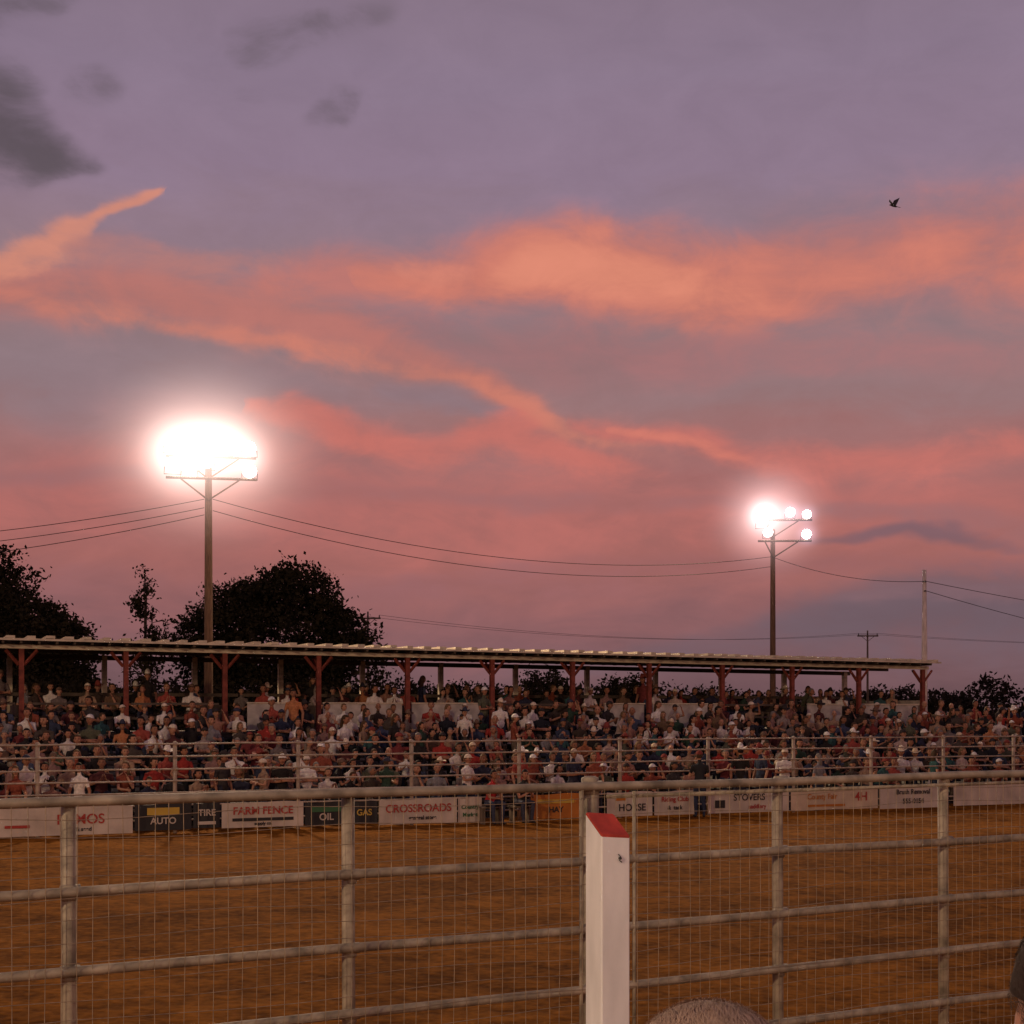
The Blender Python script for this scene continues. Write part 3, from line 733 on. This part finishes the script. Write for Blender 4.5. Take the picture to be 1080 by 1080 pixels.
# ---------------------------------------------------------------- utility poles and wires
def upole(px, d, topy, r=.12, arm=True, m=M_wood, ins=True):
    X = (px-540)/1500*d; hz = H+(750-topy)/1500*d
    b = MB(); b.tube([(0,0,0),(0,0,hz*.6),(0,0,hz)], [r*1.2,r,r*.7], 10, 0)
    if arm:
        b.box((0,-.1,hz-.5), (1.9,.1,.12), 0)
        for s in (-.85,.0,.85): b.tube([(s,-.1,hz-.44),(s,-.1,hz-.26)], [.05,.03], 8, 1)
        for s in (-1, 1): b.tube([(0,-.05,hz-1.0),(s*.55,-.1,hz-.56)], .02, 6, 1)
    else:
        for zz in (.5,.9): b.tube([(-.02,-.05,hz-zz),(-.02,-.2,hz-zz)], .03, 8, 1)
    b.obj('utility_pole', [m, M_dark], True, None, (X, d, 0)); return Vector((X, d, hz))
M_pale = mat('pale_pole', (.70,.58,.50), .8, 4, .25, stretch=(4,4,.5))
u1_ = upole(975, 60, 601, .12, False, M_pale)
u2_ = upole(388, 105, 645, .09); u3_ = upole(915, 130, 665, .10); 
u4_ = upole(-400, 55, 560, .13, False); u5_ = upole(1300, 150, 676, .11)
cu = bpy.data.curves.new('power_lines', 'CURVE'); cu.dimensions = '3D'; cu.bevel_depth = .013; cu.bevel_resolution = 1
cu.materials.append(M_dark)
def P(px, py, d): return Vector(((px-540)/1500*d, d, H+(750-py)/1500*d))
def wire(a, b_, sag, n=24):
    s = cu.splines.new('POLY'); s.points.add(n)
    for i in range(n+1):
        t = i/n; p = a.lerp(b_, t); s.points[i].co = (p.x, p.y, p.z-4*sag*t*(1-t), 1)
tL = Vector((-10.67,50,0)); tR = Vector((11.92,65,0))
wire(tL+Vector((.15,0,10.15)), tR+Vector((-.1,0,9.75)), 1.15)
wire(tL+Vector((.15,0,9.75)), tR+Vector((-.1,0,9.3)), 1.2)
for zz, e in ((10.15,.4),(9.85,.9),(9.6,1.6)): wire(tL+Vector((-.15,0,zz)), u4_-Vector((0,0,e)), .7)
wire(tR+Vector((.1,0,9.7)), u1_-Vector((0,.2,.5)), .35)
wire(u1_-Vector((0,.2,.9)), P(1400,700,95), .8)
wire(u1_-Vector((0,.2,.5)), P(1400,668,95), .5)
for s in (-.85,.85): wire(u2_+Vector((s,-.1,-.26)), u3_+Vector((s,-.1,-.26)), 1.1)
for s in (-.85,.85): wire(u3_+Vector((s,-.1,-.26)), u5_+Vector((s,-.1,-.26)), .5)
wo = bpy.data.objects.new('power_lines', cu); S.collection.objects.link(wo)

# ---------------------------------------------------------------- trees
def leaves(cl, sig, nper, size, rng):
    n = len(cl)*nper; c = np.repeat(np.array(cl), nper, axis=0)
    p = c + rng.normal(size=(n,3))*np.array(sig)
    a = rng.normal(size=(n,3)); a /= np.linalg.norm(a, axis=1)[:, None]
    bb = rng.normal(size=(n,3)); bb -= a*(a*bb).sum(1)[:, None]; bb /= np.linalg.norm(bb, axis=1)[:, None]
    s = size*rng.uniform(.5,1.3,size=(n,1))
    V = np.stack([p-a*s, p+bb*s*.55, p+a*s, p-bb*s*.55], axis=1).reshape(-1,3)
    F = np.arange(n*4).reshape(-1,4)
    return V.tolist(), F.tolist()
def tree(name, loc, trunk_h, lobes, ncl, nper, size, seed, sig=.55, tr=.35, shell=.55):
    rng = np.random.default_rng(seed); b = MB(); cl = []
    vol = np.array([l[3]*l[4]*l[5] for l in lobes])**.8; vol = vol/vol.sum()
    for _ in range(ncl):
        l = lobes[rng.choice(len(lobes), p=vol)]
        d = rng.normal(size=3); d /= np.linalg.norm(d); r = rng.uniform(shell,1.05)**.7
        cl.append((l[0]+d[0]*l[3]*r, l[1]+d[1]*l[4]*r, l[2]+d[2]*l[5]*r))
    b.tube([(0,0,0),(.1,0,trunk_h*.5),(0,.05,trunk_h),(.1,0,trunk_h*1.6)], [tr*1.3,tr,tr*.8,tr*.3], 10, 0)
    for l in lobes:
        s0 = Vector((0,0,trunk_h*rng.uniform(.7,1.3))); e = Vector(l[:3]); m_ = s0.lerp(e,.5)+Vector((0,0,-.3))
        b.tube([s0, m_, e, e+(e-m_)*.5], [tr*.45,tr*.3,tr*.18,.03], 7, 0)
    for c_ in cl[::max(1, len(cl)//70)]:
        l = min(lobes, key=lambda q: (Vector(q[:3])-Vector(c_)).length)
        b.tube([l[:3], Vector(l[:3]).lerp(Vector(c_),.6)+Vector((0,0,.15)), c_], [tr*.16,.05,.02], 5, 0)
    V, F = leaves(cl, (sig,sig,sig*.7), nper, size, rng)
    o = len(b.V); b.V += V; b.F += [[i+o for i in f] for f in F]; b.M += [1]*len(F)
    return b.obj(name, [M_bark, M_leaf], False, None, loc)
tree('oak_tree', (-14.2,85,0), 3.2, [(0,0,7.2,4.0,4,3.6),(1.0,0,9.4,2.6,2.6,2.1),(-2.8,0,7.5,2.6,3,2.4),(3.2,0,6.6,2.7,3,2.4),(-4.2,0,5.2,2.0,2.5,2.2),(4.6,0,4.9,2.0,2.4,2.3),(-1.2,.5,9.0,1.9,2,1.6),(2.8,0,8.2,1.7,2,1.4),(0,0,4,5.0,3.5,2.2)], 520, 85, .15, 3, .42)
tree('oak_tree', (-31.5,82,0), 4, [(0,0,9.8,3.6,3.5,3.2),(2.2,0,8.4,2.6,3,2.6),(3.6,0,6.4,2.5,3,2.6),(-3,0,9.5,3,3,3.5),(0,0,5.5,4.6,3.5,3)], 460, 85, .15, 5, .42)
tree('maple_tree', (-26.3,78,0), 3, [(0,0,6.8,2.0,2,2.1),(1.7,0,5.6,2.0,2,2.2),(-1.6,0,7.2,2.0,2,2.2),(.5,0,3.4,3.2,2.5,2.2)], 260, 85, .14, 6, .38)
tree('young_ash_tree', (-20.4,79,0), 6.0, [(.0,0,9.8,.5,.5,1.6),(-.45,0,8.4,.5,.5,.8),(.4,0,7.6,.5,.5,.7),(.9,0,6.6,.8,.6,1.1),(-.5,0,6.2,.6,.6,.9),(.0,0,4.6,1.1,.8,1.3)], 70, 34, .12, 9, .24, .12, .3)
tree('young_ash_tree', (-18.2,88,0), 3.0, [(0,0,4.6,1.2,1,1.4),(.8,0,5.4,.8,.8,1.2)], 50, 50, .14, 10, .30, .12, .3)
k = 20
for px, d, hh, w_ in ((415,93,4.9,1.9),(455,95,4.9,2.2),(500,90,4.7,1.9),(578,92,5.6,1.9),(655,98,5.2,2.2),(60,75,4.5,3),(150,75,4.2,3),(745,100,4.6,2.4),(830,108,4.2,2.2),(955,112,3.8,2.6),(285,80,4.6,4)):
    k += 1
    tree('shrub_tree', ((px-540)/1500*d, d, 0), hh*.35, [(0,0,hh*.62,w_,1.6,hh*.36),(w_*.6,0,hh*.5,w_*.6,1.4,hh*.3),(-w_*.6,0,hh*.45,w_*.6,1.4,hh*.3)], 80, 70, .14, k, .36, .15)
rng = np.random.default_rng(3); cl = []; b = MB(); X = -160
while X < 190:
    d = 210+rng.uniform(-14,14)+X*.1; hh = rng.uniform(4.4,6.4)+1.0*math.sin(X*.11); w_ = rng.uniform(2.5,5)
    b.tube([(X,d,0),(X,d,hh*.6)], [.25,.12], 6, 0)
    for _ in range(38):
        q = rng.normal(size=3); q /= np.linalg.norm(q)
        cl.append((X+q[0]*w_, d+q[1]*2, hh*.50+q[2]*hh*.46))
    X += rng.uniform(2.2,4.2)
V, F = leaves(cl, (.7,.7,.6), 24, .38, rng)
o = len(b.V); b.V += V; b.F += [[i+o for i in f] for f in F]; b.M += [1]*len(F)
b.obj('distant_tree_line', [M_bark, M_leaf2])

# ---------------------------------------------------------------- bird
b = MB()
b.tube([(-.20,0,0),(-.15,0,.01),(-.05,0,0),(.08,0,-.02),(.15,0,-.02)], [.008,.028,.045,.03,.008], 8, 0, (0,1,0))
b.tube([(.12,0,-.02),(.26,0,-.03)], [(.03,.008),(.055,.004)], 6, 0, (0,1,0))
for s in (-1, 1):
    o = len(b.V)
    b.V += [(-.10,s*.02,.02),(-.14,s*.17,.15),(-.02,s*.36,.25),(.02,s*.20,.13),(.06,s*.02,.0)]
    b.face([o,o+1,o+3,o+4], 0); b.face([o+1,o+2,o+3], 0)
bp_ = P(943,217,52)
bo = b.obj('bird', [mat('feathers', (.04,.035,.04), .8, 10, .2)], True, None, bp_); bo.rotation_euler = (.35,.35,-.7)

# ---------------------------------------------------------------- near spectators
def near(name, headx, heady, headz, haircol, shirtcol, seed, yaw=math.pi):
    PMn = list(PM); PMn[0] = mat('skin_near', (.45,.22,.16), .6, 12, .12); PMn[1] = mat('shirt_near', shirtcol, .85, 20, .2)
    PMn[4] = mat('hair_near', haircol, .8, 90, .35, .001, stretch=(1,.25,1)); PMn[2] = mat('jeans_near', (.07,.1,.18), .9, 30, .2)
    me, hc = person(name, 'lap', False, 'short', None, 0, .014, PMn, True)
    o = put(me, (headx, heady-(-hc.y), headz-hc.z), yaw, 1, None, name)
    o.location = (headx+hc.x, heady+hc.y, headz-hc.z)
    rng = np.random.default_rng(seed); V = []; F = []
    for i in range(22000):
        n = rng.normal(size=3); n /= np.linalg.norm(n)
        lim = .40 if n[1] < -.35 else (.05 if n[1] < .1 else -.45)
        if n[2] < lim: continue
        r = Vector((.088,.104,.122)); n = Vector(n)
        fl = Vector((n.x*.35, .9, -.35+n.z*.2))+Vector(rng.normal(size=3)*.30); fl -= n*fl.dot(n); fl.normalize()
        side = n.cross(fl).normalized()*.0004; base = []
        ln = rng.uniform(.008,.018); q = n.copy()
        for j in range(4):
            t = j/3; p = Vector(((q.x)*r.x, q.y*r.y+.006, q.z*r.z+.008))+n*(.0005+.0028*t*rng.uniform(.3,1.1))
            w_ = side*(1-t*.8); base.append((p-w_, p+w_)); q = (q+fl*(ln/3/.10)).normalized()
        o0 = len(V)
        for a_, c_ in base: V += [tuple(a_+hc), tuple(c_+hc)]
        for j in range(3): F.append([o0+2*j, o0+2*j+1, o0+2*j+3, o0+2*j+2])
    hb = MB(); hb.V = V; hb.F = F; hb.M = [0]*len(F)
    ho = hb.obj('hair_strands', [mat('strand', [min(1, c*1.1) for c in haircol], .8, 60, .15)], True, o)
    return o
near('seated_spectator', .158, 1.14, 2.338, (.42,.29,.22), (.25,.28,.32), 5)
near('seated_spectator', .582, 1.40, 2.395, (.05,.028,.022), (.25,.06,.05), 6)
b = MB()
b.box((0,1.25,1.585), (6,.42,.04), 0); b.box((0,1.85,1.17), (6,.5,.04), 0)
for X in (-2.8,-1.4,0,1.4,2.8):
    b.box((X,1.25,.78), (.06,.3,1.56), 1); b.box((X,1.85,.57), (.06,.3,1.14), 1)
b.obj('bleacher_bench', [M_bench, M_dark])

# ---------------------------------------------------------------- camera
cam = bpy.data.cameras.new('camera'); co = bpy.data.objects.new('camera', cam); S.collection.objects.link(co)
co.location = (0,0,H); co.rotation_euler = (math.radians(90), 0, 0)
cam.lens = 50; cam.sensor_width = 36; cam.shift_y = 210/1080; cam.clip_end = 6000; cam.clip_start = .05
S.camera = co
